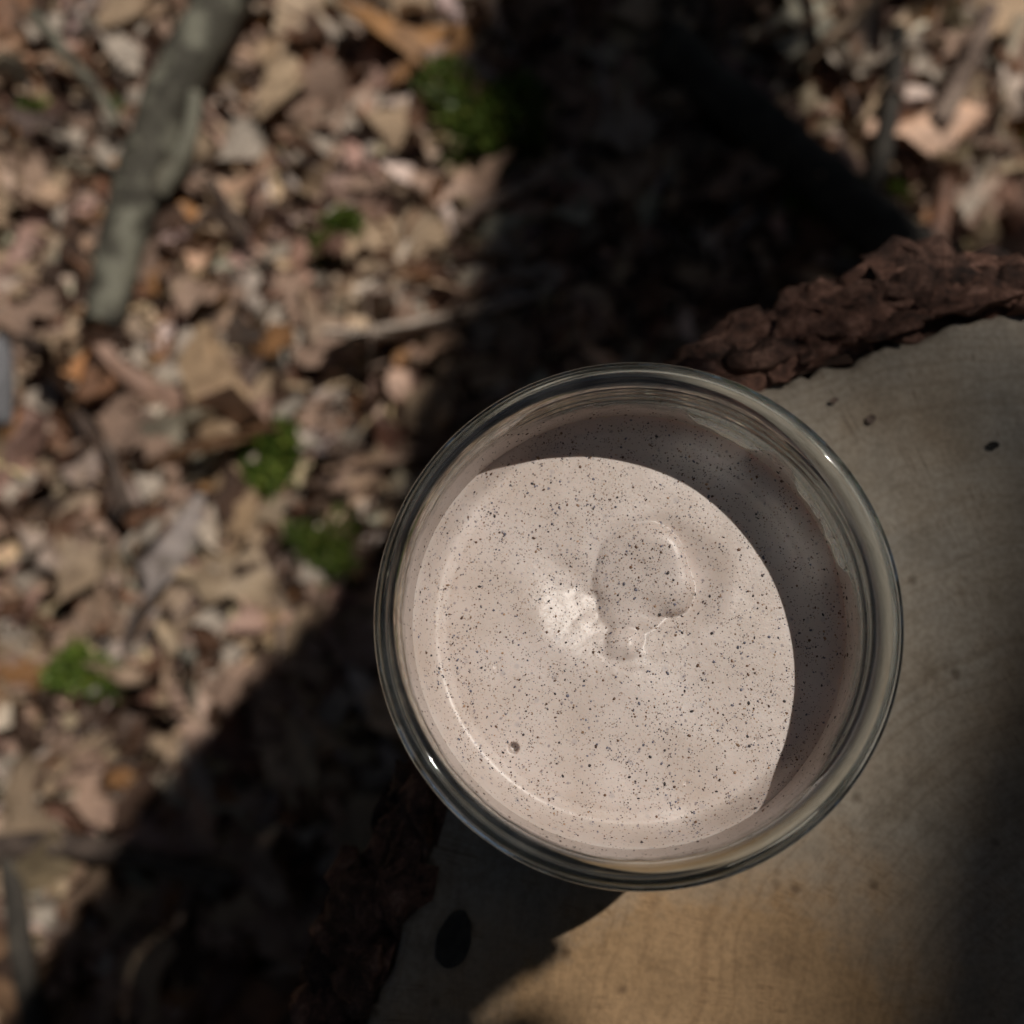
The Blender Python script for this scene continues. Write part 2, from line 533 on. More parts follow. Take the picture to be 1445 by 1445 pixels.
GC = np.array(P(722, 722, GROUND_Z)[:2])


def litter(shapes, n, rmin, rmax, size, layer, dens_pow=0.5):
    vs_, qs_, cs_, off = [], [], [], 0
    ang = rng.uniform(0, 2 * np.pi, n)
    rad = np.sqrt(rng.uniform(rmin ** 2, rmax ** 2, n)) if dens_pow == 0.5 else rmin + (rmax - rmin) * rng.random(n) ** 1.3
    x, y = GC[0] + rad * np.cos(ang), GC[1] + rad * np.sin(ang)
    keep = ~in_stump(x, y, 0.03)
    x, y = x[keep], y[keep]
    n = len(x)
    sel = rng.integers(0, len(shapes), n)
    cols = np.array([PAL[k] for k in PAL_N])[rng.choice(len(PAL_N), n, p=PAL_P)]
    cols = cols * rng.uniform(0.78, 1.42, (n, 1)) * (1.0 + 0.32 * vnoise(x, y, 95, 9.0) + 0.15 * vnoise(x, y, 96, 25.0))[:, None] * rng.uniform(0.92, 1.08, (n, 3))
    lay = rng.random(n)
    cols *= (0.72 + 0.28 * lay)[:, None]                      # lower leaves painted darker, as shade in the gaps
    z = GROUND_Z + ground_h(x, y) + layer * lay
    s = np.clip(size[0] * np.exp(np.abs(rng.normal(0, 0.62, n))), 0, size[1])
    s = np.where(sel >= 16, s * 1.8, s)
    R = rot_z_tilt(rng.uniform(0, 6.283, n), rng.normal(0, 0.32, n), rng.normal(0, 0.32, n))
    for k, (v, q) in enumerate(shapes):
        m = np.where(sel == k)[0]
        if not len(m): continue
        V = np.einsum('nij,vj->nvi', R[m], v) * s[m][:, None, None]
        V += np.stack([x[m], y[m], z[m]], -1)[:, None, :]
        nv = len(v)
        qs_.append((q[None] + (np.arange(len(m)) * nv)[:, None, None] + off).reshape(-1, 4))
        vs_.append(V.reshape(-1, 3)); cs_.append(np.repeat(cols[m], nv, 0))
        off += nv * len(m)
    return np.concatenate(vs_), np.concatenate(qs_), np.concatenate(cs_)


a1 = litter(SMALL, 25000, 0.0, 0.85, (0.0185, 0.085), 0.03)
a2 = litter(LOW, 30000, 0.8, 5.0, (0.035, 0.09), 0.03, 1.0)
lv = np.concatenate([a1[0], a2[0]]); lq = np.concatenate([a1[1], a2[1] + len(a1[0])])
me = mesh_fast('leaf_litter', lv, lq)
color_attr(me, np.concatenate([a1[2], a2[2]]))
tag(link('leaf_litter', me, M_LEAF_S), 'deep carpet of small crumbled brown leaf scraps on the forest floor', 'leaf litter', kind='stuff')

LEAF_ME = []
for i, (v, q) in enumerate(SHAPES):
    m_ = mesh_fast('fallen_leaf', v, q)
    m_.materials.append(M_LEAF_O)
    LEAF_ME.append(m_)
FORM = {'oval': 'oval', 'lobed': 'lobed', 'long': 'narrow', 'scrap': 'torn', 'strip': 'shredded'}

ZONES = [('beside the lichen grey branch', (200, 250)), ('in the top left corner', (40, 60)), ('along the left edge of the picture', (30, 440)),
         ('between the grey branch and the top edge', (430, 70)), ('left of the shaded moss patch', (470, 210)),
         ('below the end of the grey branch', (190, 560)), ('above the bright middle moss tuft', (400, 470)),
         ('just left of the jar rim', (500, 620)), ('around the bright middle moss tuft', (330, 720)), ('left of the middle moss tuft', (120, 740)),
         ('right of the lone left moss tuft', (330, 900)), ('around the lone left moss tuft', (110, 930)),
         ('near the brown root at lower left', (130, 1130)), ('beyond the dark root at bottom left', (60, 1330)),
         ('at the edge of the stump shadow', (320, 1120)), ('in the deep shade above the jar', (850, 250)),
         ('beside the upright dark stick', (1190, 130)), ('right of the upright dark stick', (1350, 230)), ('in the top right corner', (1400, 40)),
         ('in the stump shadow at bottom left', (330, 1330)), ('by the top edge above the shaded moss', (620, 40))]


def zone(px, py):
    return min(ZONES, key=lambda z_: (z_[1][0] - px) ** 2 + (z_[1][1] - py) ** 2)[0]


def put_leaf(px, py, size, az, shape, colour, tilt=(0, 0), lift=0.03, label=None, group=None, tint=1.0):
    o = bpy.data.objects.new('fallen_leaf', LEAF_ME[shape])
    COL.objects.link(o)
    p = P(px, py, GROUND_Z + lift)
    o.location = (p.x, p.y, GROUND_Z + float(ground_h(p.x, p.y)) + lift)
    o.rotation_euler = (tilt[0], tilt[1], az)
    o.scale = (size,) * 3
    c = np.array(PAL[colour]) * tint
    o.color = (*c, 1)
    lab = label or f'{colour} {FORM[KINDS[shape]]} dry leaf {zone(px, py)}'
    tag(o, lab, 'leaf', group or ('dry leaves ' + zone(px, py)))
    return o


SPECIAL = [  # px, py, size m, azimuth, shape, colour, tint, label
    (196, 500, 0.042, 2.3, 0, 'pale grey', 1.25, 'silvery heart shaped leaf below the broken end of the grey branch'),
    (85, 556, 0.05, 0.2, 7, 'pale grey', 1.2, 'pale double curled leaf left of the silvery heart shaped leaf'),
    (228, 665, 0.06, 1.35, 4, 'pale grey', 1.15, 'long whitish leaf standing upright left of the middle moss tuft'),
    (185, 70, 0.06, -0.7, 11, 'pale grey', 1.2, 'large whitish crumpled leaf on the left side of the grey branch'),
    (30, 955, 0.062, 0.3, 3, 'orange brown', 0.95, 'rusty orange leaf at the left edge beside the lone moss tuft'),
    (165, 1110, 0.07, 1.9, 9, 'pinkish brown', 1.15, 'big pinkish grey leaf above the brown root'),
    (55, 1130, 0.09, 1.5, 7, 'tan', 0.75, 'broad dull grey brown leaf left of the big pinkish leaf'),
    (335, 965, 0.06, 0.2, 1, 'pinkish brown', 1.2, 'pinkish star shaped leaf right of the lone moss tuft'),
    (480, 300, 0.03, 0.5, 7, 'pale grey', 1.3, 'small white leaf touching the little moss tuft'),
    (445, 210, 0.04, 0.6, 15, 'pale grey', 1.05, 'greyish white rumpled leaf left of the shaded moss patch'),
    (390, 370, 0.045, 0.5, 12, 'pale grey', 1.0, 'thin pale curved leaf between grey branch and little moss tuft'),
    (230, 400, 0.034, 1.0, 0, 'orange brown', 1.1, 'golden leaf just right of the lower grey branch'),
    (232, 500, 0.03, 1.5, 4, 'orange brown', 1.0, 'narrow orange leaf sliver right of the silvery leaf'),
    (450, 800, 0.05, -0.6, 1, 'pale grey', 0.9, 'grey lobed leaf just left of the shaded moss by the jar'),
    (1195, 100, 0.05, -0.3, 11, 'pale grey', 1.1, 'bluish grey leaf left of the upright dark stick'),
    (1298, 110, 0.035, 2.1, 0, 'pale grey', 1.25, 'whitish leaf right of the upright dark stick'),
    (1420, 30, 0.07, 0.8, 7, 'tan', 1.5, 'large golden beige leaf in the top right corner'),
    (130, 940 + 480, 0.06, 0.2, 5, 'pinkish brown', 1.0, 'brown torn leaf on the bottom edge beside the stump shadow'),
    (25, 690, 0.05, 0.4, 7, 'pale grey', 1.1, 'pale grey leaf at the left edge under the yellow straw'),
    (330, 290, 0.04, -0.6, 0, 'tan', 1.1, 'tan oval leaf right of the middle of the grey branch'),
]
for (x, y, s, a, k, c, ti, lab) in SPECIAL:
    put_leaf(x, y, s * 0.85, a, k, c, (random.uniform(-.2, .2), random.uniform(-.2, .2)), 0.034, lab, 'distinct fallen leaves', ti)
cnt = 0
while cnt < 275:
    x, y = random.uniform(-20, 1465), random.uniform(-20, 1465)
    p = P(x, y, GROUND_Z)
    if in_stump(np.array([p.x]), np.array([p.y]), 0.05)[0] or (x - 900) ** 2 + (y - 878) ** 2 < 400 ** 2 or (x > 560 and y > 1000) or (x > 1000 and y > 380):
        continue
    c = PAL_N[rng.choice(6, p=[0.16, 0.3, 0.26, 0.09, 0.13, 0.06])]
    put_leaf(x, y, random.choice((random.uniform(0.02, 0.04), random.uniform(0.035, 0.07))), random.uniform(0, 6.28), random.randrange(16), c,
             (random.gauss(0, 0.3), random.gauss(0, 0.3)), random.uniform(0.024, 0.036), tint=random.uniform(0.8, 1.25))
    cnt += 1


# ------------------------------------------------------------------ branches and sticks
def tube(name, pts, radii, mat, parent=None, nseg=14, sub=6, rough=0.08, seed=0):
    """A tapering limb along a smoothed path with knobbly skin, closed ends."""
    pts = np.array([list(p) for p in pts], float)
    path, rr = [], []
    for i in range(len(pts) - 1):
        p0, p1, p2, p3 = pts[max(i - 1, 0)], pts[i], pts[i + 1], pts[min(i + 2, len(pts) - 1)]
        for k in range(sub):
            t = k / sub
            path.append(0.5 * (2 * p1 + (p2 - p0) * t + (2 * p0 - 5 * p1 + 4 * p2 - p3) * t * t + (3 * p1 - p0 - 3 * p2 + p3) * t ** 3))
            rr.append(radii[i] * (1 - t) + radii[i + 1] * t)
    path.append(pts[-1]); rr.append(radii[-1])
    path, rr = np.array(path), np.array(rr)
    verts, faces = [], []
    ref = np.array([0.13, 0.21, 0.97])
    for i in range(len(path)):
        d = path[min(i + 1, len(path) - 1)] - path[max(i - 1, 0)]
        d /= np.linalg.norm(d) + 1e-12
        u = np.cross(d, ref if abs(d @ ref) < 0.95 else np.array([1.0, 0, 0])); u /= np.linalg.norm(u)
        w = np.cross(d, u)
        for k in range(nseg):
            a = 2 * np.pi * k / nseg
            q = rr[i] * (1 + rough * float(vnoise(k * 0.9, i * 0.7 + seed * 13.1, seed)) + rough * 0.8 * float(vnoise(k * 0.3, i * 0.25, seed + 7)))
            verts.append(path[i] + q * (u * np.cos(a) + w * np.sin(a)))
    for i in range(len(path) - 1):
        for k in range(nseg):
            k2 = (k + 1) % nseg
            faces.append((i * nseg + k, i * nseg + k2, (i + 1) * nseg + k2, (i + 1) * nseg + k))
    faces.append(tuple(range(nseg))[::-1])
    faces.append(tuple((len(path) - 1) * nseg + k for k in range(nseg)))
    return link(name, mesh_np(name, verts, faces), mat, parent)


def gp(x, y, lift):
    return P(x, y, GROUND_Z + lift)


def stick(name, px, r0, r1, lift, mat, label, cat='stick', group=None, side=(), rough=0.1, ends=None, seed=1):
    root = empty(name, gp(*px[0], 0))
    n = len(px)
    pts = [gp(x, y, (lift if np.isscalar(lift) else lift[i])) - root.location for i, (x, y) in enumerate(px)]
    tube('stem', pts, [r0 + (r1 - r0) * i / (n - 1) for i in range(n)], mat, root, rough=rough, seed=seed)
    for (sp, a, b, ls) in side:
        tube('side_twig', [gp(x, y, l) - root.location for (x, y), l in zip(sp, ls)], [a + (b - a) * i / (len(sp) - 1) for i in range(len(sp))], mat, root, 8, rough=rough, seed=seed + 5)
    tag(root, label, cat, group)
    return root


stick('fallen_branch', [(345, -60), (312, 0), (262, 95), (228, 160), (205, 235), (178, 330), (158, 400), (146, 456)], 0.0205, 0.0145,
      [0.06, 0.06, 0.06, 0.058, 0.055, 0.052, 0.05, 0.048], M_GREY, 'thick lichen grey fallen branch with broken end lying across the leaves', 'branch',
      side=[([(222, 268), (250, 232), (268, 190), (276, 130)], 0.009, 0.0045, (0.055, 0.062, 0.07, 0.075)),
            ([(205, 225), (192, 205), (188, 190)], 0.007, 0.003, (0.06, 0.07, 0.072))], rough=0.1, seed=3)
stick('thin_twig', [(45, 20), (75, 55), (105, 90), (140, 132), (165, 175)], 0.0055, 0.003, 0.06, M_GREY,
      'thin grey green twig with a black shadow in the top left', 'twig', seed=4)
stick('thin_twig', [(150, 625), (160, 655), (172, 690), (182, 716)], 0.0032, 0.0042, 0.06, M_TWIG, 'short pinkish brown twig left of the long whitish leaf', 'twig', seed=5)
stick('exposed_root', [(-20, 1200), (60, 1190), (130, 1198), (200, 1208), (262, 1226), (330, 1240)], 0.009, 0.006, 0.062, M_TWIG,
      'brown horizontal stick reaching into the stump shadow at lower left', 'stick', seed=6)
stick('dead_stick', [(10, 1180), (20, 1260), (32, 1350), (48, 1460)], 0.006, 0.008, 0.062, M_DARKW, 'dark upright stick in the bottom left corner', 'stick', seed=7)
stick('dead_stick', [(1268, 40), (1262, 110), (1252, 180), (1240, 232), (1222, 275)], 0.006, 0.0075, 0.05, M_DARKW,
      'upright dark stick standing out against pale leaves at upper right', 'stick', seed=8)
stick('dead_stick', [(1398, 10), (1372, 75), (1345, 130), (1322, 175)], 0.0065, 0.008, 0.05, M_TWIG, 'slanting brown stick in the top right', 'stick', seed=9)
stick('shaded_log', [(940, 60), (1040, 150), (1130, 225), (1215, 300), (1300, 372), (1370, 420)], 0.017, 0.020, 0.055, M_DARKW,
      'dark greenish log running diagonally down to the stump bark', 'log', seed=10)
stick('thin_twig', [(640, 318), (690, 286), (745, 262), (800, 226)], 0.0035, 0.005, 0.06, M_TWIG, 'brown twig below the shaded moss patch', 'twig', seed=11)
stick('thin_twig', [(265, 330), (300, 300), (345, 345), (390, 378)], 0.003, 0.002, 0.05, M_TWIG, 'bent brown twig right of the grey branch', 'twig', seed=12)
stick('thin_twig', [(295, 250), (330, 305), (350, 340)], 0.0035, 0.0025, 0.055, M_TWIG, 'straight pale twig crossing leaves right of the grey branch', 'twig', seed=13)
stick('pale_stick', [(-6, 480), (2, 530), (0, 600)], 0.009, 0.009, 0.05, M_PALE, 'pale bluish white stick cut off by the left edge', 'stick', seed=14)
stick('straw', [(-15, 652), (10, 660), (36, 672)], 0.0018, 0.0012, 0.055, mat_bark('straw', (0.5, 0.4, 0.2), (0.6, 0.5, 0.27), (0.7, 0.6, 0.36), 40.0),
      'short yellow straw at the left edge', 'straw', rough=0.03, seed=15)
stick('grass_stalk', [(512, 592), (517, 545), (523, 480), (520, 420), (545, 372)], 0.0009, 0.0007, [0.03, 0.15, 0.2, 0.18, 0.12], M_TWIG,
      'hair thin pale dry grass stalk rising beside the jar', 'grass', rough=0.02, seed=16)


# ------------------------------------------------------------------ moss tufts
def moss(px, py, rx_px, n, label, bright=1.0, seed=0):
    r = np.random.default_rng(900 + seed)
    c = gp(px, py, 0.02)
    c = Vector((c.x, c.y, GROUND_Z + float(ground_h(c.x, c.y)) + 0.036))
    R = rx_px / 2.0 / 1000.0 * 0.76
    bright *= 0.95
    root = empty('moss_tuft', c)
    tag(root, label, 'moss', 'green moss tufts in the leaf litter')
    V, Q, C = [], [], []
    lob = [(r.normal(0, 0.42) * R, r.normal(0, 0.34) * R, r.uniform(0.3, 0.65) * R) for _ in range(8)]
    for i in range(n):
        lx, ly, lr = lob[r.integers(0, 8)]
        a, q = r.uniform(0, 6.28), np.sqrt(r.random()) * (1.0 if r.random() < 0.75 else r.uniform(1.0, 1.7))
        x, y = lx + lr * q * np.cos(a), ly + lr * q * np.sin(a)
        z = 0.5 * R * np.sqrt(max(0.05, 1 - q * q)) * r.uniform(0.3, 1.15)
        d = np.array([x * 14 + r.normal(0, .5), y * 14 + r.normal(0, .5), r.uniform(0.15, 1.0)]); d /= np.linalg.norm(d)
        s = np.cross(d, r.standard_normal(3)); s /= np.linalg.norm(s)
        ln, wd = r.uniform(0.004, 0.0085), r.uniform(0.001, 0.0021)
        p = np.array([x, y, z]); k = len(V)
        V += [p - s * wd * 0.5, p + s * wd * 0.5, p + d * ln * 0.6 + s * wd, p + d * ln * 0.6 - s * wd, p + d * ln]
        Q += [(k, k + 1, k + 2, k + 3), (k + 3, k + 2, k + 4, k + 4)]
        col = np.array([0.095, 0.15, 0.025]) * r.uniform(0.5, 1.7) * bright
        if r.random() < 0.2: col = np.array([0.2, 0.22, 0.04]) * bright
        C += [col] * 5
    faces = [q if q[2] != q[3] else q[:3] for q in Q]
    me = mesh_np('foliage', V, faces, False)
    color_attr(me, np.array(C))
    link('foliage', me, M_MOSS, root)
    st = np.array([[r.normal(0, 0.45) * R, r.normal(0, 0.45) * R] for _ in range(14)])
    V, F = [], []
    for x, y in st:
        k = len(V)
        for a in (0, 2.1, 4.2): V.append((x + 0.0007 * math.cos(a), y + 0.0007 * math.sin(a), -0.012))
        V.append((x * 1.2, y * 1.2, 0.45 * R))
        F += [(k, k + 1, k + 3), (k + 1, k + 2, k + 3), (k + 2, k, k + 3)]
    me = mesh_np('stems', V, F, False); color_attr(me, np.array([0.05, 0.07, 0.02]))
    tag(link('stems', me, M_MOSS, root), kind='stuff')
    return root


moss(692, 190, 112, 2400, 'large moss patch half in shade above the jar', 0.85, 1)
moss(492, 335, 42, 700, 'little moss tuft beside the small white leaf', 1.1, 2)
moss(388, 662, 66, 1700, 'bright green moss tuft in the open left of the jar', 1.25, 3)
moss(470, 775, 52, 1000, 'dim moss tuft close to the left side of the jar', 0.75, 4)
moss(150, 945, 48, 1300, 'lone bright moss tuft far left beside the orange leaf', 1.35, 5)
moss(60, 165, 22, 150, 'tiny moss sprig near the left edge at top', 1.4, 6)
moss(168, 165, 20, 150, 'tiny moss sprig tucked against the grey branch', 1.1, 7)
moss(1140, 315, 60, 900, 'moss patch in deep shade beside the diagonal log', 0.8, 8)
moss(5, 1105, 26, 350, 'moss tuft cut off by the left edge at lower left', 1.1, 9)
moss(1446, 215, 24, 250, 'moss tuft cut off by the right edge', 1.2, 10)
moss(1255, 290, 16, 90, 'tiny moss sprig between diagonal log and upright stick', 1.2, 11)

# ------------------------------------------------------------------ stump
stump = empty('tree_stump', (OC[0], OC[1], GROUND_Z))
tag(stump, 'sawn pale wood stump with flaky reddish bark under the jar', 'stump')
S0 = np.array([OC[0], OC[1], GROUND_Z])
edge_n = 0.0011 * vnoise(np.arange(NS) * 0.35, np.zeros(NS), 21) + 0.0008 * vnoise(np.arange(NS) * 0.9, np.zeros(NS), 22)
RIMO = OUT + ONRM * edge_n[:, None]
fr = np.concatenate([[0.0], np.linspace(0.06, 0.97, 34), [0.99, 1.0]])
V = []
for f in fr[1:]:
    xy = OC + (RIMO - OC) * f
    z = 0.0005 * vnoise(xy[:, 0], xy[:, 1], 31, 60) + 0.00025 * vnoise(xy[:, 0], xy[:, 1], 32, 260)
    z = np.minimum(z - 0.0004, -0.00005) - (0.0 if f < 0.98 else 0.0006 if f < 0.995 else 0.0025)
    V.append(np.column_stack([xy, z]))
xy = RIMO; V.append(np.column_stack([xy, np.full(NS, -0.03)]))
V = np.concatenate(V + [np.array([[OC[0], OC[1], -0.0004]])])
nr = len(fr)
F = [(i * NS + k, i * NS + (k + 1) % NS, (i + 1) * NS + (k + 1) % NS, (i + 1) * NS + k) for i in range(nr - 1) for k in range(NS)]
F = [f[::-1] for f in F]
ci = len(V) - 1
F += [(ci, k, (k + 1) % NS) for k in range(NS)]
M_WOOD = mat_wood()
cut = link('cut_face', mesh_np('cut_face', V - S0, F), M_WOOD, stump)
cut.location = (0, 0, 0)
# move mesh so that the material sees jar-centred coordinates
for v in cut.data.vertices: v.co += Vector(S0)
cut.location = -Vector(S0)

# bark body: a ring of ragged inner bark round the wood, down to the flared foot
thick = np.interp(np.arange(NS), np.arange(0, NS, 1), 0.012 + 0.004 * vnoise(np.arange(NS) * 0.16, np.zeros(NS), 41))
px_of = np.array([to_px((p[0], p[1], 0)) for p in OUT])
upright = (px_of[:, 0] > 950) & (px_of[:, 1] < 620)
under = (px_of[:, 0] > 560) & (px_of[:, 0] < 965) & (px_of[:, 1] < 1120)
thick = np.where(upright, thick * 1.25, thick)
thick = np.where(under, 0.004, thick)
kern = np.ones(15) / 15
thick = np.convolve(np.concatenate([thick[-7:], thick, thick[:7]]), kern, 'valid')
rows = [(0.0003, -0.004), (0.18, -0.004), (0.45, -0.01), (0.75, -0.016), (0.9, -0.022), (1.05, -0.03), (1.05, -0.06), (1.1, -0.1), (1.1, -0.16),
        (1.15, -0.24), (1.2, -0.33), (1.5, -0.42), (2.2, -0.49), (3.4, -0.54), (4.4, -0.59)]
V = []
for j, (f, z) in enumerate(rows):
    n1 = vnoise(np.arange(NS) * 0.5, np.full(NS, j * 1.7), 51) * 0.0016 + vnoise(np.arange(NS) * 0.12, np.full(NS, j * 0.5), 52) * 0.003 * min(1, j / 3)
    d = thick * f + (n1 if j > 0 else 0)
    zz = z + vnoise(np.arange(NS) * 0.6, np.full(NS, j * 2.3), 53) * (0.0015 if 0 < j < 5 else 0.0)
    V.append(np.column_stack([OUT + ONRM * d[:, None], zz]))
V = np.concatenate(V)
F = [((i + 1) * NS + k, (i + 1) * NS + (k + 1) % NS, i * NS + (k + 1) % NS, i * NS + k)[::-1] for i in range(len(rows) - 1) for k in range(NS)]
link('bark_body', mesh_np('bark_body', V - S0, F), M_BARK_IN, stump)


def flake(seed):
    r = np.random.default_rng(seed)
    n = 11
    a = np.sort(np.linspace(0, 2 * np.pi, n, endpoint=False) + r.uniform(-0.2, 0.2, n))
    rad = 0.5 * (1 + 0.17 * r.standard_normal(n)).clip(0.6, 1.4)
    x, y = rad * np.cos(a), rad * np.sin(a) * r.uniform(0.5, 0.8)
    zt = 0.1 + 0.06 * r.standard_normal(n) - 0.5 * x * x
    V = [(px_, py_, z_) for px_, py_, z_ in zip(x, y, zt)] + [(px_ * 0.6, py_ * 0.6, z_ + 0.09 + 0.03 * r.standard_normal()) for px_, py_, z_ in zip(x, y, zt)]
    V += [(px_ * 0.96, py_ * 0.96, z_ - 0.07) for px_, py_, z_ in zip(x, y, zt)]
    F = []
    for k in range(n):
        k2 = (k + 1) % n
        F += [(k, k2, n + k2, n + k), (2 * n + k, 2 * n + k2, k2, k)]
    F += [tuple(range(n, 2 * n)), tuple(range(2 * n, 3 * n))[::-1]]
    me = mesh_np('bark_plate', V, F, True)
    me.materials.append(M_BARK)
    return me


FLAKES = [flake(700 + i) for i in range(10)]


def put_flake(k, out, z, size, lean, spin, fl):
    nrm = Vector((ONRM[k][0], ONRM[k][1], 0))
    t = Vector((-nrm.y, nrm.x, 0))
    up = Vector((0, 0, 1))
    face = (nrm * math.cos(lean) + up * math.sin(lean)).normalized()
    side = t
    third = face.cross(side)
    R = Matrix((side, third, face)).transposed() @ Matrix.Rotation(spin, 3, 'Z')
    o = bpy.data.objects.new('bark_plate', FLAKES[fl])
    COL.objects.link(o)
    o.parent = stump
    p = Vector((OUT[k][0], OUT[k][1], z)) + nrm * out - Vector(S0)
    o.matrix_local = Matrix.Translation(p) @ R.to_4x4() @ Matrix.Diagonal((size, size, size * random.uniform(0.7, 1.2), 1))


vis = [k for k in range(NS) if -60 < px_of[k][0] < 1520 and 300 < px_of[k][1] < 1500 and not under[k]]
hid = [k for k in range(NS) if k not in set(vis) and not under[k]]
for _ in range(255):
    k = random.choice(vis)
    f = random.random()
    put_flake(k, thick[k] * (0.12 + 1.0 * f), -0.001 - 0.012 * f ** 1.2 + random.uniform(-0.005, 0.003), random.choice((random.uniform(0.007, 0.012), random.uniform(0.012, 0.021))),
              random.gauss(0.85, 0.35), random.gauss(0, 0.45), random.randrange(10))
for _ in range(42):
    k = random.randrange(NS)
    z = -random.uniform(0.02, 0.3)
    put_flake(k, thick[k] * 1.07, z, random.uniform(0.018, 0.034), random.uniform(-0.1, 0.2), random.gauss(1.57, 0.4), random.randrange(10))


# knots and cracks set into the cut face
def blot(name, px, py, a, b, rot, depth, mat, seed):
    c = P(px, py, 0)
    r = np.random.default_rng(seed)
    n = 44
    V = [(0, 0, -depth + 0.0007)]
    for ring, h in ((0.55, -depth * 0.5 + 0.0007), (1.0, 0.0007)):
        for k in range(n):
            t = 2 * math.pi * k / n
            q = ring * (1 + 0.07 * float(vnoise(2 * math.cos(t) + seed * 5, 2 * math.sin(t), seed)))
            x, y = a * q * math.cos(t), b * q * math.sin(t)
            V.append((x * math.cos(rot) - y * math.sin(rot), x * math.sin(rot) + y * math.cos(rot), h))
    F = [(0, 1 + k, 1 + (k + 1) % n) for k in range(n)] + [(1 + k, 1 + n + k, 1 + n + (k + 1) % n, 1 + (k + 1) % n) for k in range(n)]
    o = link(name, mesh_np(name, V, F), mat, stump)
    o.location = Vector((c.x, c.y, 0)) - Vector(S0)
    return o


blot('knot', 641, 1326, 0.0058, 0.0033, 1.25, 0.0006, M_DARKW, 1)
blot('knot', 1400, 629, 0.0013, 0.0008, 0.1, 0.0003, M_DARKW, 2)
blot('knot', 1228, 592, 0.0011, 0.0009, 0.6, 0.0003, M_TWIG, 3)
blot('knot', 1176, 566, 0.0010, 0.0006, 0.3, 0.0003, M_TWIG, 4)

# ------------------------------------------------------------------ jar
NA = 288
th = np.linspace(0, 2 * np.pi, NA, endpoint=False)


def smooth_profile(pts, n_per):
    pts = np.array(pts, float); out = []
    for i in range(len(pts) - 1):
        p0, p1, p2, p3 = pts[max(i - 1, 0)], pts[i], pts[i + 1], pts[min(i + 2, len(pts) - 1)]
        for k in range(n_per):
            t = k / n_per
            out.append(0.5 * (2 * p1 + (p2 - p0) * t + (2 * p0 - 5 * p1 + 4 * p2 - p3) * t * t + (3 * p1 - p0 - 3 * p2 + p3) * t ** 3))
    out.append(pts[-1])
    return np.array(out)


outer = smooth_profile([(0.5, 0.9), (26, 0.8), (30, 0.05), (33, 0.1), (36.0, 1.6), (38.2, 5), (38.6, 10), (38.6, 38), (38.6, 43), (38.4, 46), (38.4, 47.4), (38.3, 48.6), (38.1, 49.6),
                        (37.8, 50.4), (37.5, 51.2), (37.35, 52.2), (37.3, 53), (37.3, 55), (37.35, 56.6), (37.9, 57.5), (38.9, 58.2), (39.75, 59.2), (40.0, 60.4), (39.6, 61.6), (38.8, 62.3), (37.9, 62.5)], 6)
inner = smooth_profile([(37.9, 62.5), (37.0, 62.25), (36.35, 61.6), (36.05, 60.6), (36.0, 59.4), (36.0, 54), (36.0, 46), (36.0, 40), (36.0, 12), (35.2, 6.5), (32, 4.3), (26, 4.1), (0.5, 4.6)], 5)
prof = np.concatenate([outer, inner[1:]])
n_out = len(outer)
V = []
for j, (r, z) in enumerate(prof):
    rr = np.full(NA, r)
    if j < n_out and 50.8 < z < 57.6:
        for turn in range(2):
            zt = 57.2 - 2.9 * ((th / (2 * np.pi) + 0.43 + turn) - 0.43 * 0 - 0.2)
            env = sstep(0.0, 0.12, th / (2 * np.pi)) if turn == 0 else sstep(1.0, 0.85, th / (2 * np.pi))
            rr = rr + 0.95 * env * np.exp(-((z - zt) / 0.55) ** 2)
    rr = rr + 0.05 * vnoise(np.cos(th) * 2 + 9, np.sin(th) * 2 + z * 0.04, 61) + (0.004 if z > 57 else 0.012) * vnoise(np.cos(th) * 8, np.sin(th) * 8 + z * 0.15, 62)
    zz = np.full(NA, z) + (0.12 * vnoise(np.cos(th) * 2 + 5, np.sin(th) * 2, 63) if z > 55 else 0)
    V.append(np.column_stack([rr * np.cos(th), rr * np.sin(th), zz]))
V = np.concatenate(V + [np.array([[0, 0, 0.9], [0, 0, 4.6]])]) / 1000.0
npf = len(prof)
F = [(i * NA + k, i * NA + (k + 1) % NA, (i + 1) * NA + (k + 1) % NA, (i + 1) * NA + k) for i in range(npf - 1) for k in range(NA)]
F += [(npf * NA, (k + 1) % NA, k) for k in range(NA)] + [(npf * NA + 1, (npf - 1) * NA + k, (npf - 1) * NA + (k + 1) % NA) for k in range(NA)]
jar = link('glass_jar', mesh_np('glass_jar', V, F), M_GLASS)
tag(jar, 'open clear glass jar with threaded rim standing on the stump edge', 'jar')

# ------------------------------------------------------------------ cream
CR, CZ = 36.12, 41.5
CPX = 301.0 / 36.0


def cl(px, py):
    return ((px - 887) / CPX, -(py - 881) / CPX)


def smin(a, b, k):
    h = np.clip(0.5 + 0.5 * (b - a) / k, 0, 1)
    return b * (1 - h) + a * h - k * h * (1 - h)


def smax(a, b, k):
    return -smin(-a, -b, k)


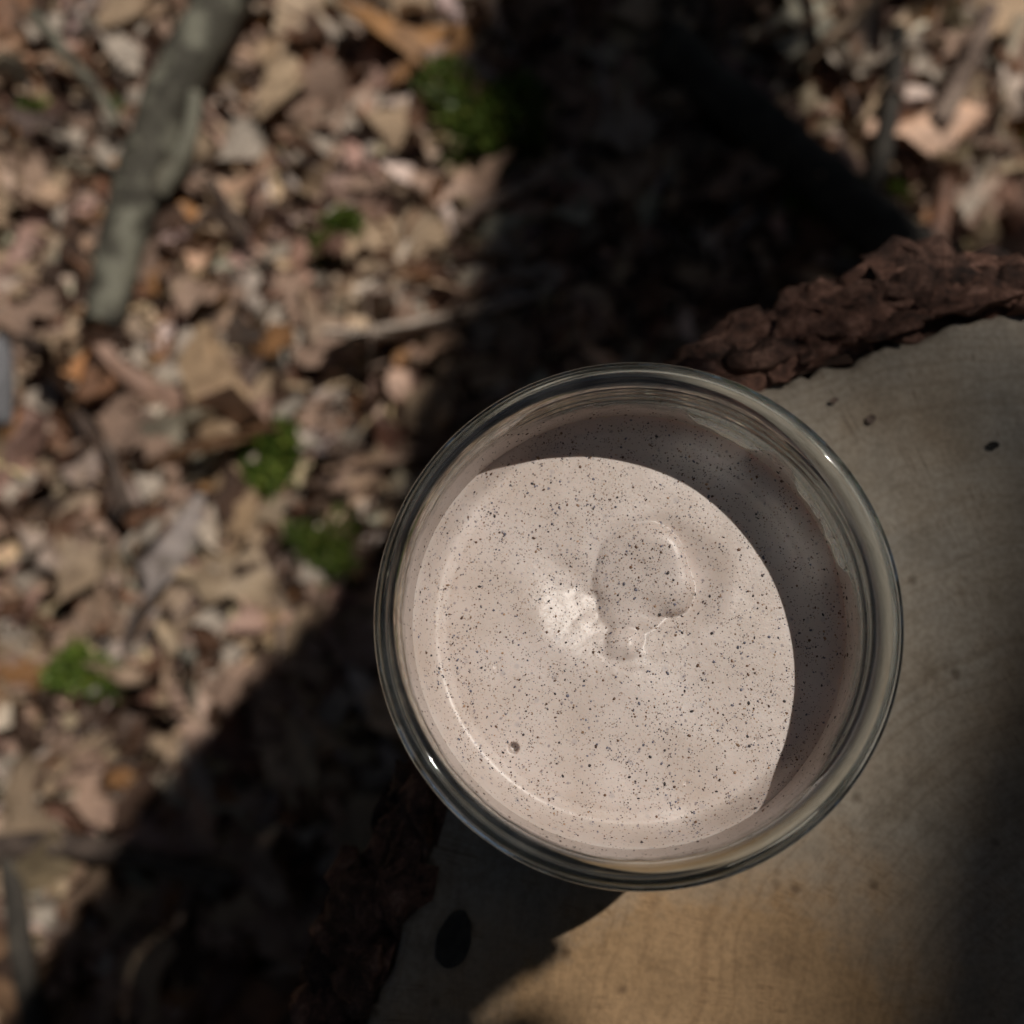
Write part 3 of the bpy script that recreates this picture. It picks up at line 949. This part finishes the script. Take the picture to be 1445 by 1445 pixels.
def cream_h(x, y):
    """Height of the cream surface in mm above its level."""
    r = np.hypot(x, y)
    x0, y0 = x, y
    x, y = x + 0.55 * vnoise(x0, y0, 76, 0.16) + 0.16 * vnoise(x0, y0, 77, 0.5), y + 0.55 * vnoise(x0, y0, 78, 0.16) + 0.16 * vnoise(x0, y0, 79, 0.5)
    h = 0.22 * vnoise(x, y, 71, 0.09) + 0.08 * vnoise(x, y, 72, 0.2) + 0.008 * vnoise(x, y, 73, 0.7)
    climb = sstep(0.3, 0.75, 0.5 + 0.5 * np.cos(np.arctan2(y, x) - math.radians(225)))
    h = h + (1.5 + 4.6 * climb) * sstep(31.5, 36.4, r) ** 2                                   # drawn up the glass
    h = h - 0.10 * np.exp(-((r - 30.8) / 0.7) ** 2)
    # spoon dent with a dollop left in it
    dx, dy = cl(918, 822)
    e = np.hypot((x - dx) / 14.5, (y - dy) / 11.5)
    h = h - 2.1 * (1 - sstep(0.3, 1.05, e))
    # slope on the left that falls toward the dollop
    ax, ay = cl(808, 866)
    u = (x - ax) * 0.72 + (y - ay) * 0.69
    w_ = -(x - ax) * 0.69 + (y - ay) * 0.72
    h = h - 1.0 * sstep(-6, 5, u) * np.exp(-(w_ / 10) ** 2) * np.exp(-(np.maximum(u - 4, 0) / 3.0) ** 2)
    h = h + 0.35 * np.exp(-((u + 5) / 3.5) ** 2) * np.exp(-(w_ / 7.5) ** 2)
    h = h + 0.09 * vnoise(u * 0.25, w_ * 1.3, 91) * np.exp(-(u / 7) ** 2) * np.exp(-(w_ / 8.5) ** 2)
    # dollop: rounded dome, a tail to the lower left and a small nub
    bx, by = cl(905, 806)
    q = (np.abs((x - bx + 0.12 * (y - by)) / 8.6) ** 2.5 + np.abs((y - by) / 7.9) ** 2.5) ** (1 / 2.5) + 0.05 * np.sin(3 * np.arctan2(y - by, x - bx) + 1.0)
    dome = 2.6 * np.sqrt(np.clip(1 - np.clip(q, 0, 1) ** 5, 0, 1)) - 1.7 + 0.17 * (x - bx) + 0.12 * (y - by) + 0.1 * vnoise(x, y, 75, 0.35)
    dome = np.where(q < 1.0, dome, -9.0)
    tx, ty = cl(892, 866)
    q2 = np.hypot((x - tx) / 6.4, (y - ty) / 6.2)
    neck = np.where(q2 < 1, 2.2 * np.clip(1 - q2 ** 2.4, 0, 1) - 2.2, -9.0)
    nx, ny = cl(881, 908)
    q3 = np.hypot((x - nx) / 4.1, (y - ny) / 3.9)
    nub = np.where(q3 < 1, 2.6 * np.clip(1 - q3 ** 2.2, 0, 1) ** 0.75 - 1.75, -9.0)
    dol = smax(smax(dome, neck, 1.3), nub, 0.5)
    h = np.where(dol > -8, smax(h, dol, 0.3), h)
    # crater in the nub, air hole
    h = h + 0.14 * vnoise(x, y, 92, 0.9) * np.exp(-(q3 / 1.2) ** 2)
    x, y = x0, y0
    px_, py_ = cl(725, 1052)
    h = h - 2.4 * (1 - sstep(0.6, 1.0, np.hypot(x - px_, y - py_)))
    for (qx, qy, qr) in ((962, 1098, 0.35), (1020, 640, 0.3), (700, 940, 0.3), (1060, 1040, 0.35)):
        cx_, cy_ = cl(qx, qy)
        h = h - 0.5 * (1 - sstep(0.3, 1.0, np.hypot(x - cx_, y - cy_) / qr))
    return h


cream = empty('speckled_cream', (0, 0, 0.0045))
tag(cream, 'pinkish beige cream with dark specks and a central dollop filling the jar', 'cream')
NG = 300
g = np.linspace(-CR, CR, NG)
GX, GY = np.meshgrid(g, g, indexing='ij')
# map the square onto the disc so that the grid stays fine in the middle
DX = GX * np.sqrt(1 - 0.5 * (GY / CR) ** 2); DY = GY * np.sqrt(1 - 0.5 * (GX / CR) ** 2)
H = cream_h(DX, DY)
top = np.stack([DX, DY, CZ + H], -1).reshape(-1, 3)
i_ = np.arange(NG * NG).reshape(NG, NG)
Q = np.stack([i_[:-1, :-1], i_[1:, :-1], i_[1:, 1:], i_[:-1, 1:]], -1).reshape(-1, 4).tolist()
loop = list(i_[:, 0]) + list(i_[-1, 1:]) + list(i_[-2::-1, -1]) + list(i_[0, -2:0:-1])
base = len(top)
ring1 = np.array([[top[k][0], top[k][1], 8.0] for k in loop]); ring2 = np.array([[top[k][0] * 0.9, top[k][1] * 0.9, 4.4] for k in loop])
nl_ = len(loop)
for k in range(nl_):
    k2 = (k + 1) % nl_
    Q.append((loop[k], base + k, base + k2, loop[k2])); Q.append((base + k, base + nl_ + k, base + nl_ + k2, base + k2))
Q.append(tuple(base + nl_ + k for k in range(nl_)))
V = np.concatenate([top, ring1, ring2]) / 1000.0 - np.array([0, 0, 0.0045])
cb = link('cream_body', mesh_np('cream_body', V, Q), M_CREAM, cream)

# dark flecks lying in the surface
ico_v = []
for zc, rc, k_ in ((1.0, 0, 1), (0.35, 0.9, 5), (-0.6, 0.8, 5)):
    for k in range(k_): ico_v.append((rc * math.cos(k * 2 * math.pi / k_ + zc), rc * math.sin(k * 2 * math.pi / k_ + zc), zc))
ico_v = np.array(ico_v)
ico_f = [(0, 1 + k, 1 + (k + 1) % 5) for k in range(5)] + [(1 + k, 6 + k, 6 + (k + 1) % 5) for k in range(5)] + [(1 + k, 6 + (k + 1) % 5, 1 + (k + 1) % 5) for k in range(5)]
NSP = 25000
BX, BY = cl(905, 812)
cl_c = rng.uniform(-34, 34, (520, 2))
a_, r_ = rng.uniform(0, 6.283, NSP), 35.5 * np.sqrt(rng.random(NSP))
sx, sy = r_ * np.cos(a_), r_ * np.sin(a_)
gsel = rng.random(NSP) < 0.4
gi = rng.integers(0, len(cl_c), NSP)
gn = rng.normal(0, 0.8, (NSP, 2))
sx, sy = np.where(gsel, cl_c[gi, 0] + gn[:, 0], sx), np.where(gsel, cl_c[gi, 1] + gn[:, 1], sy)
r_ = 8.2 * np.sqrt(rng.random(420))
sx[:420], sy[:420] = BX + r_ * np.cos(a_[:420]), BY + r_ * np.sin(a_[:420])
keep = sx ** 2 + sy ** 2 < 35.6 ** 2
sx, sy = sx[keep], sy[keep]
sz_h = CZ + cream_h(sx, sy)
V, F, C = [], [], []
for x, y, z in zip(sx, sy, sz_h):
    sz = min(0.31, 0.062 * math.exp(rng.normal(0.05, 0.6)))
    dep = rng.uniform(-0.6, 0.15) * sz
    sc3 = np.array([rng.uniform(0.7, 1.5), rng.uniform(0.7, 1.1), 0.55]) * sz
    a = rng.uniform(0, 6.283)
    v = ico_v * sc3
    v = np.column_stack([v[:, 0] * math.cos(a) - v[:, 1] * math.sin(a), v[:, 0] * math.sin(a) + v[:, 1] * math.cos(a), v[:, 2]]) + (x, y, z + dep)
    k = len(V) * 11
    V.append(v); F += [tuple(i + k for i in f) for f in ico_f]
    t = rng.random()
    col = (0.025, 0.02, 0.022) if t < 0.25 else (0.1, 0.05, 0.027) if t < 0.56 else (0.1, 0.1, 0.135) if t < 0.86 else (0.28, 0.17, 0.1)
    C.append(np.tile(np.array(col) * rng.uniform(0.6, 1.5), (11, 1)))
for s in range(1100):                                       # more of them in the smear on the glass
    a = rng.uniform(0, 6.283)
    zt = 42.5 + (8 + 7.5 * float(sstep(0.2, 0.5, 0.5 + 0.5 * math.cos(a - math.radians(222))))) * rng.random() ** 1.4
    sz = min(0.3, 0.075 * math.exp(rng.normal(0.05, 0.5)))
    v = ico_v * np.array([0.4, rng.uniform(0.7, 1.6), rng.uniform(0.7, 1.6)]) * sz + (35.8, 0, 0)
    v = np.column_stack([v[:, 0] * math.cos(a) - v[:, 1] * math.sin(a), v[:, 0] * math.sin(a) + v[:, 1] * math.cos(a), v[:, 2] + zt])
    k = len(V) * 11
    V.append(v); F += [tuple(i + k for i in f) for f in ico_f]
    C.append(np.tile(np.array((0.03, 0.022, 0.02) if rng.random() < 0.6 else (0.1, 0.05, 0.03)), (11, 1)))
me = mesh_np('specks', np.concatenate(V) / 1000.0 - np.array([0, 0, 0.0045]), F)
color_attr(me, np.concatenate(C))
tag(link('specks', me, M_SPECK, cream), kind='stuff')

# thin smear of cream left on the inside of the glass
rows_n = 26
V, C = [], []
ang_hi = 0.5 + 0.5 * np.cos(th - math.radians(222))                      # highest at the lower left
top_z = 52.0 + 6.5 * sstep(0.2, 0.5, ang_hi) + 1.2 * vnoise(np.cos(th) * 6, np.sin(th) * 6, 81) + 0.5 * vnoise(np.cos(th) * 25, np.sin(th) * 25, 82)
gap = np.zeros(NA)
for c0, hw in ((27, 13), (63, 10)):
    d_ = np.abs((np.degrees(th) - c0 + 180) % 360 - 180)
    gap = np.maximum(gap, sstep(hw + 4, hw - 3, d_))
top_z = top_z - gap * (7.0 + 0.5 * vnoise(np.cos(th) * 20, np.sin(th) * 20, 83))
for j in range(rows_n):
    f = j / (rows_n - 1)
    z = 41.0 + (top_z - 41.0) * f
    V.append(np.column_stack([35.86 * np.cos(th), 35.86 * np.sin(th), z]))
    dens = 0.85 - 0.5 * f ** 3 + 0.15 * sstep(0.3, 0.7, ang_hi)
    C.append(np.column_stack([dens] * 3))
F = [(i * NA + k, (i + 1) * NA + k, (i + 1) * NA + (k + 1) % NA, i * NA + (k + 1) % NA) for i in range(rows_n - 1) for k in range(NA)]
me = mesh_np('smear', np.concatenate(V) / 1000.0 - np.array([0, 0, 0.0045]), F)
color_attr(me, np.concatenate(C).clip(0, 1))
link('smear', me, M_FILM, cream)


# ------------------------------------------------------------------ the wood around, with a tree and a bough added to cast shadows
def in_poly(x, y, poly):
    c = False
    for i in range(len(poly)):
        (x1, y1), (x2, y2) = poly[i], poly[i - 1]
        if (y1 > y) != (y2 > y) and x < (x2 - x1) * (y - y1) / (y2 - y1) + x1: c = not c
    return c


def sample_poly(poly, n):
    xs, ys = [p[0] for p in poly], [p[1] for p in poly]
    out = []
    while len(out) < n:
        x, y = random.uniform(min(xs), max(xs)), random.uniform(min(ys), max(ys))
        if in_poly(x, y, poly): out.append((x, y))
    return out


GV, GQ = leaf_shape('oval', 5, 5, 3)


def crown(name, pts, sizes, parent, base_col=(0.035, 0.055, 0.016)):
    """Broad leaves at the given points, one mesh."""
    pts = np.array(pts); n = len(pts)
    R = rot_z_tilt(rng.uniform(0, 6.283, n), rng.normal(-0.25, 0.45, n), rng.normal(0.3, 0.45, n))
    V = np.einsum('nij,vj->nvi', R, GV * np.array([1, 1.6, 1])) * np.array(sizes)[:, None, None] + pts[:, None, :]
    nv = len(GV)
    Q = (GQ[None] + (np.arange(n) * nv)[:, None, None]).reshape(-1, 4)
    me = mesh_fast(name, V.reshape(-1, 3), Q)
    color_attr(me, np.repeat(np.array(base_col) * rng.uniform(0.6, 1.5, (n, 1)), nv, 0))
    return link(name, me, M_GREEN, parent)


def shade(poly, z, n, t0, t1, size):  # leaves set along the sun rays of a patch to throw it into shadow
    pts, sz = [], []
    for (x, y) in sample_poly(poly, n):
        p = P(x, y, z) + SUN * random.uniform(t0, t1)
        pts.append(tuple(p)); sz.append(random.uniform(*size))
    return pts, sz


def jar_gap(p_):
    hits = [Vector(p_) - SUN * ((p_[2] - zz_) / SUN.z) for zz_ in (0.02, 0.041, 0.0625)]
    return min(math.hypot(h_.x, h_.y) for h_ in hits[1:])


tree_base = Vector((3.4, 2.4, GROUND_Z))
tree = empty('added_shade_tree', tree_base)  # added out of view; its leaves sit where their shadows are wanted
tag(tree, 'added unseen tree with leaf clumps placed to cast the shadows', 'tree')
A_POLY = [(770, -150), (715, 60), (655, 150), (700, 300), (680, 430), (620, 560), (575, 720), (565, 800), (760, 800), (950, 560), (1150, 420), (1120, 330), (1050, 240), (1000, 80), (960, -150)]
B_POLY = [(1560, 960), (1440, 1060), (1370, 1160), (1310, 1330), (1310, 1600), (2200, 1800), (2200, 960)]
B2_POLY = [(1330, 470), (1230, 600), (1270, 740), (1350, 950), (1300, 1150), (1600, 1100), (2200, 700), (2000, 470)]
G_POLY = [(960, 440), (1120, 400), (1450, 300), (1620, 300), (1620, 440), (1250, 470), (1080, 530)]
E2_POLY = [(380, 1130), (280, 1180), (130, 1330), (80, 1500), (220, 1500), (260, 1360), (330, 1260), (430, 1160)]
E_POLY = [(560, 760), (485, 860), (395, 960), (220, 1150), (60, 1400), (10, 1520), (260, 1600), (330, 1350), (440, 1160), (560, 1000), (640, 800)]
C_POLY = [(832, 1288), (596, 1462), (480, 1560), (150, 1600), (250, 1150), (440, 1180), (560, 1270), (700, 1300)]
PART = [(1080, -100), (1120, 80), (1180, 240), (1300, 400), (1600, 400), (1600, -100)]
sp, ss = [], []
for args in ((A_POLY, GROUND_Z, 520, 3.0, 3.9, (0.05, 0.085)), (B_POLY, 0.0, 210, 5.2, 6.4, (0.045, 0.07)), (B2_POLY, 0.0, 22, 8.0, 9.6, (0.045, 0.065)), (G_POLY, 0.0, 9, 5.0, 6.2, (0.035, 0.05)), (E_POLY, GROUND_Z, 2200, 1.7, 2.3, (0.02, 0.035)), (E2_POLY, GROUND_Z, 1500, 1.2, 1.7, (0.009, 0.015)),
             (PART, GROUND_Z, 7, 3.4, 4.2, (0.05, 0.07))):
    a, b = shade(*args)
    for p_, s_ in zip(a, b):
        if args[0] is E_POLY or args[0] is E2_POLY:
            h_ = Vector(p_) - SUN * (p_[2] / SUN.z)
            if jar_gap(p_) < (0.047 + s_ * 0.5 if args[0] is E_POLY else 0.0398 + s_ * 0.2): continue
            if to_px(h_)[0] > 900 and in_stump(np.array([h_.x]), np.array([h_.y]), 0.028 + s_ * 0.5)[0]: continue
        sp.append(p_); ss.append(s_)
crown('crown', [Vector(p) - tree_base for p in sp], ss, tree)
cp, cs = shade(C_POLY, 0.0, 1900, 0.42, 0.54, (0.005, 0.011))
_ok = []
for p_, s_ in zip(cp, cs):
    hi_ = [Vector(p_) - SUN * ((p_[2] - zz_) / SUN.z) for zz_ in (0.041, 0.0625)]
    if math.hypot(hi_[0].x, hi_[0].y) > 0.0395 + s_ * 0.5 and math.hypot(hi_[1].x, hi_[1].y) > 0.0395: _ok.append((p_, s_))
cp, cs = [a for a, b in _ok], [b for a, b in _ok]
cc = np.array(sp).mean(0)
tube('trunk', [(0, 0, -0.1), (-0.02, 0.03, 0.8), (-0.1, -0.05, 1.9), (-0.3, -0.2, 3.0), (-0.45, -0.35, 4.6), (-0.5, -0.4, 6.6), (-0.55, -0.45, 8.6)], [0.17, 0.14, 0.12, 0.1, 0.08, 0.06, 0.03], M_GREY, tree, 18, rough=0.06, seed=31)
n_limb = 0
for i in range(400):
    tgt = Vector(sp[random.randrange(len(sp))]) - tree_base
    st = Vector((-0.1, -0.05, 1.5 + 0.1 * (i % 14)))
    mid_ = st.lerp(tgt, 0.5) + Vector((0, 0, 0.15))
    clear_ = True
    for q_ in range(25):
        w_ = (st * (1 - q_ / 24) + tgt * (q_ / 24)) + Vector((0, 0, 0.6 * (q_ / 24) * (1 - q_ / 24))) + tree_base
        lit_ = w_ - SUN * (w_.z / SUN.z)                     # where its shadow would fall on the stump top
        gnd_ = w_ - SUN * ((w_.z - GROUND_Z) / SUN.z)
        g_px = to_px(gnd_)
        if math.hypot(lit_.x, lit_.y + 0.03) < 0.14 or (-50 < g_px[0] < 560 and -50 < g_px[1] < 900): clear_ = False
    if not clear_ or n_limb >= 12: continue
    n_limb += 1
    tube('limb', [st, mid_, tgt], [0.03, 0.016, 0.005], M_GREY, tree, 8, rough=0.05, seed=40 + i)
low = empty('added_shade_bough', Vector((-0.1, -0.8, GROUND_Z)))  # added out of view only to cast the shadow on the stump corner
tag(low, 'added unseen leafy bough placed to shade the stump corner', 'added_shade_bough')
crown('leaves', [Vector(p) - low.location for p in cp], cs, low)
cm = Vector(np.array(cp).mean(0)) - low.location
tube('stem', [(0, 0, -0.05), (0.02, 0.03, 0.45), (0.05, 0.15, 0.8), (0.1, 0.4, 0.95), cm], [0.012, 0.01, 0.008, 0.005, 0.002], M_TWIG, low, 8, seed=60)

# surrounding wood
n_side = {}
for i in range(11):
    a = i / 11 * 6.283 + random.uniform(-0.2, 0.2)
    if abs((a - math.atan2(SUN.y, SUN.x) + math.pi) % (2 * math.pi) - math.pi) < 0.5: continue
    d = random.uniform(2.4, 3.6)
    b = Vector((d * math.cos(a), d * math.sin(a), GROUND_Z))
    t = empty('forest_tree', b)
    side_ = ('right', 'upper right', 'top', 'upper left', 'left', 'lower left', 'bottom', 'lower right')[int((a + math.pi / 8) % (2 * math.pi) / (math.pi / 4))]
    n_side[side_] = n_side.get(side_, 0) + 1
    tag(t, f'leafy tree standing out of view beyond the picture, {side_} side' + ('' if n_side[side_] == 1 else ', second one'), 'tree', 'trees of the wood around the clearing')
    h = random.uniform(4, 6)
    tube('trunk', [(0, 0, -0.1), (0.03, 0.02, h * 0.3), (-0.05, 0.06, h * 0.6), (0.02, -0.03, h)], [0.15, 0.12, 0.09, 0.03], M_GREY, t, 14, rough=0.06, seed=70 + i)
    pts, sz = [], []
    for c_ in range(40):
        ca, cz = random.uniform(0, 6.28), random.uniform(0.12, 1.0) * h
        cr_ = random.uniform(0.4, 1.5)
        ctr = (cr_ * math.cos(ca), cr_ * math.sin(ca), cz)
        for _ in range(60):
            q_ = Vector([ctr[j] + random.gauss(0, 0.32) for j in range(3)])
            w_ = q_ + b
            g_ = w_ - SUN * ((w_.z - GROUND_Z) / SUN.z)
            if w_.z < GROUND_Z + 0.5 or math.hypot(g_.x - GC[0], g_.y - GC[1]) < 0.85 or math.hypot(w_.x, w_.y) < 1.5: continue
            pts.append(tuple(q_)); sz.append(random.uniform(0.12, 0.26))
    crown('crown', pts, sz, t)

# leaves that look alike within one zone are told apart by their place
by = {}
for o in bpy.data.objects:
    if o.name.startswith('fallen_leaf'): by.setdefault(o['label'], []).append(o)
WORD = {2: ['upper one', 'lower one'], 3: ['topmost one', 'middle one', 'lowest one']}
ORD = ['topmost', 'second from top', 'third from top', 'fourth from top', 'fifth from top', 'sixth from top', 'seventh from top', 'eighth from top']
for lab, os_ in by.items():
    if len(os_) < 2: continue
    os_.sort(key=lambda o: to_px(o.location)[1])
    for k, o in enumerate(os_):
        w = WORD[len(os_)][k] if len(os_) in WORD else ORD[min(k, 7)]
        o['label'] = f'{lab}, {w}'
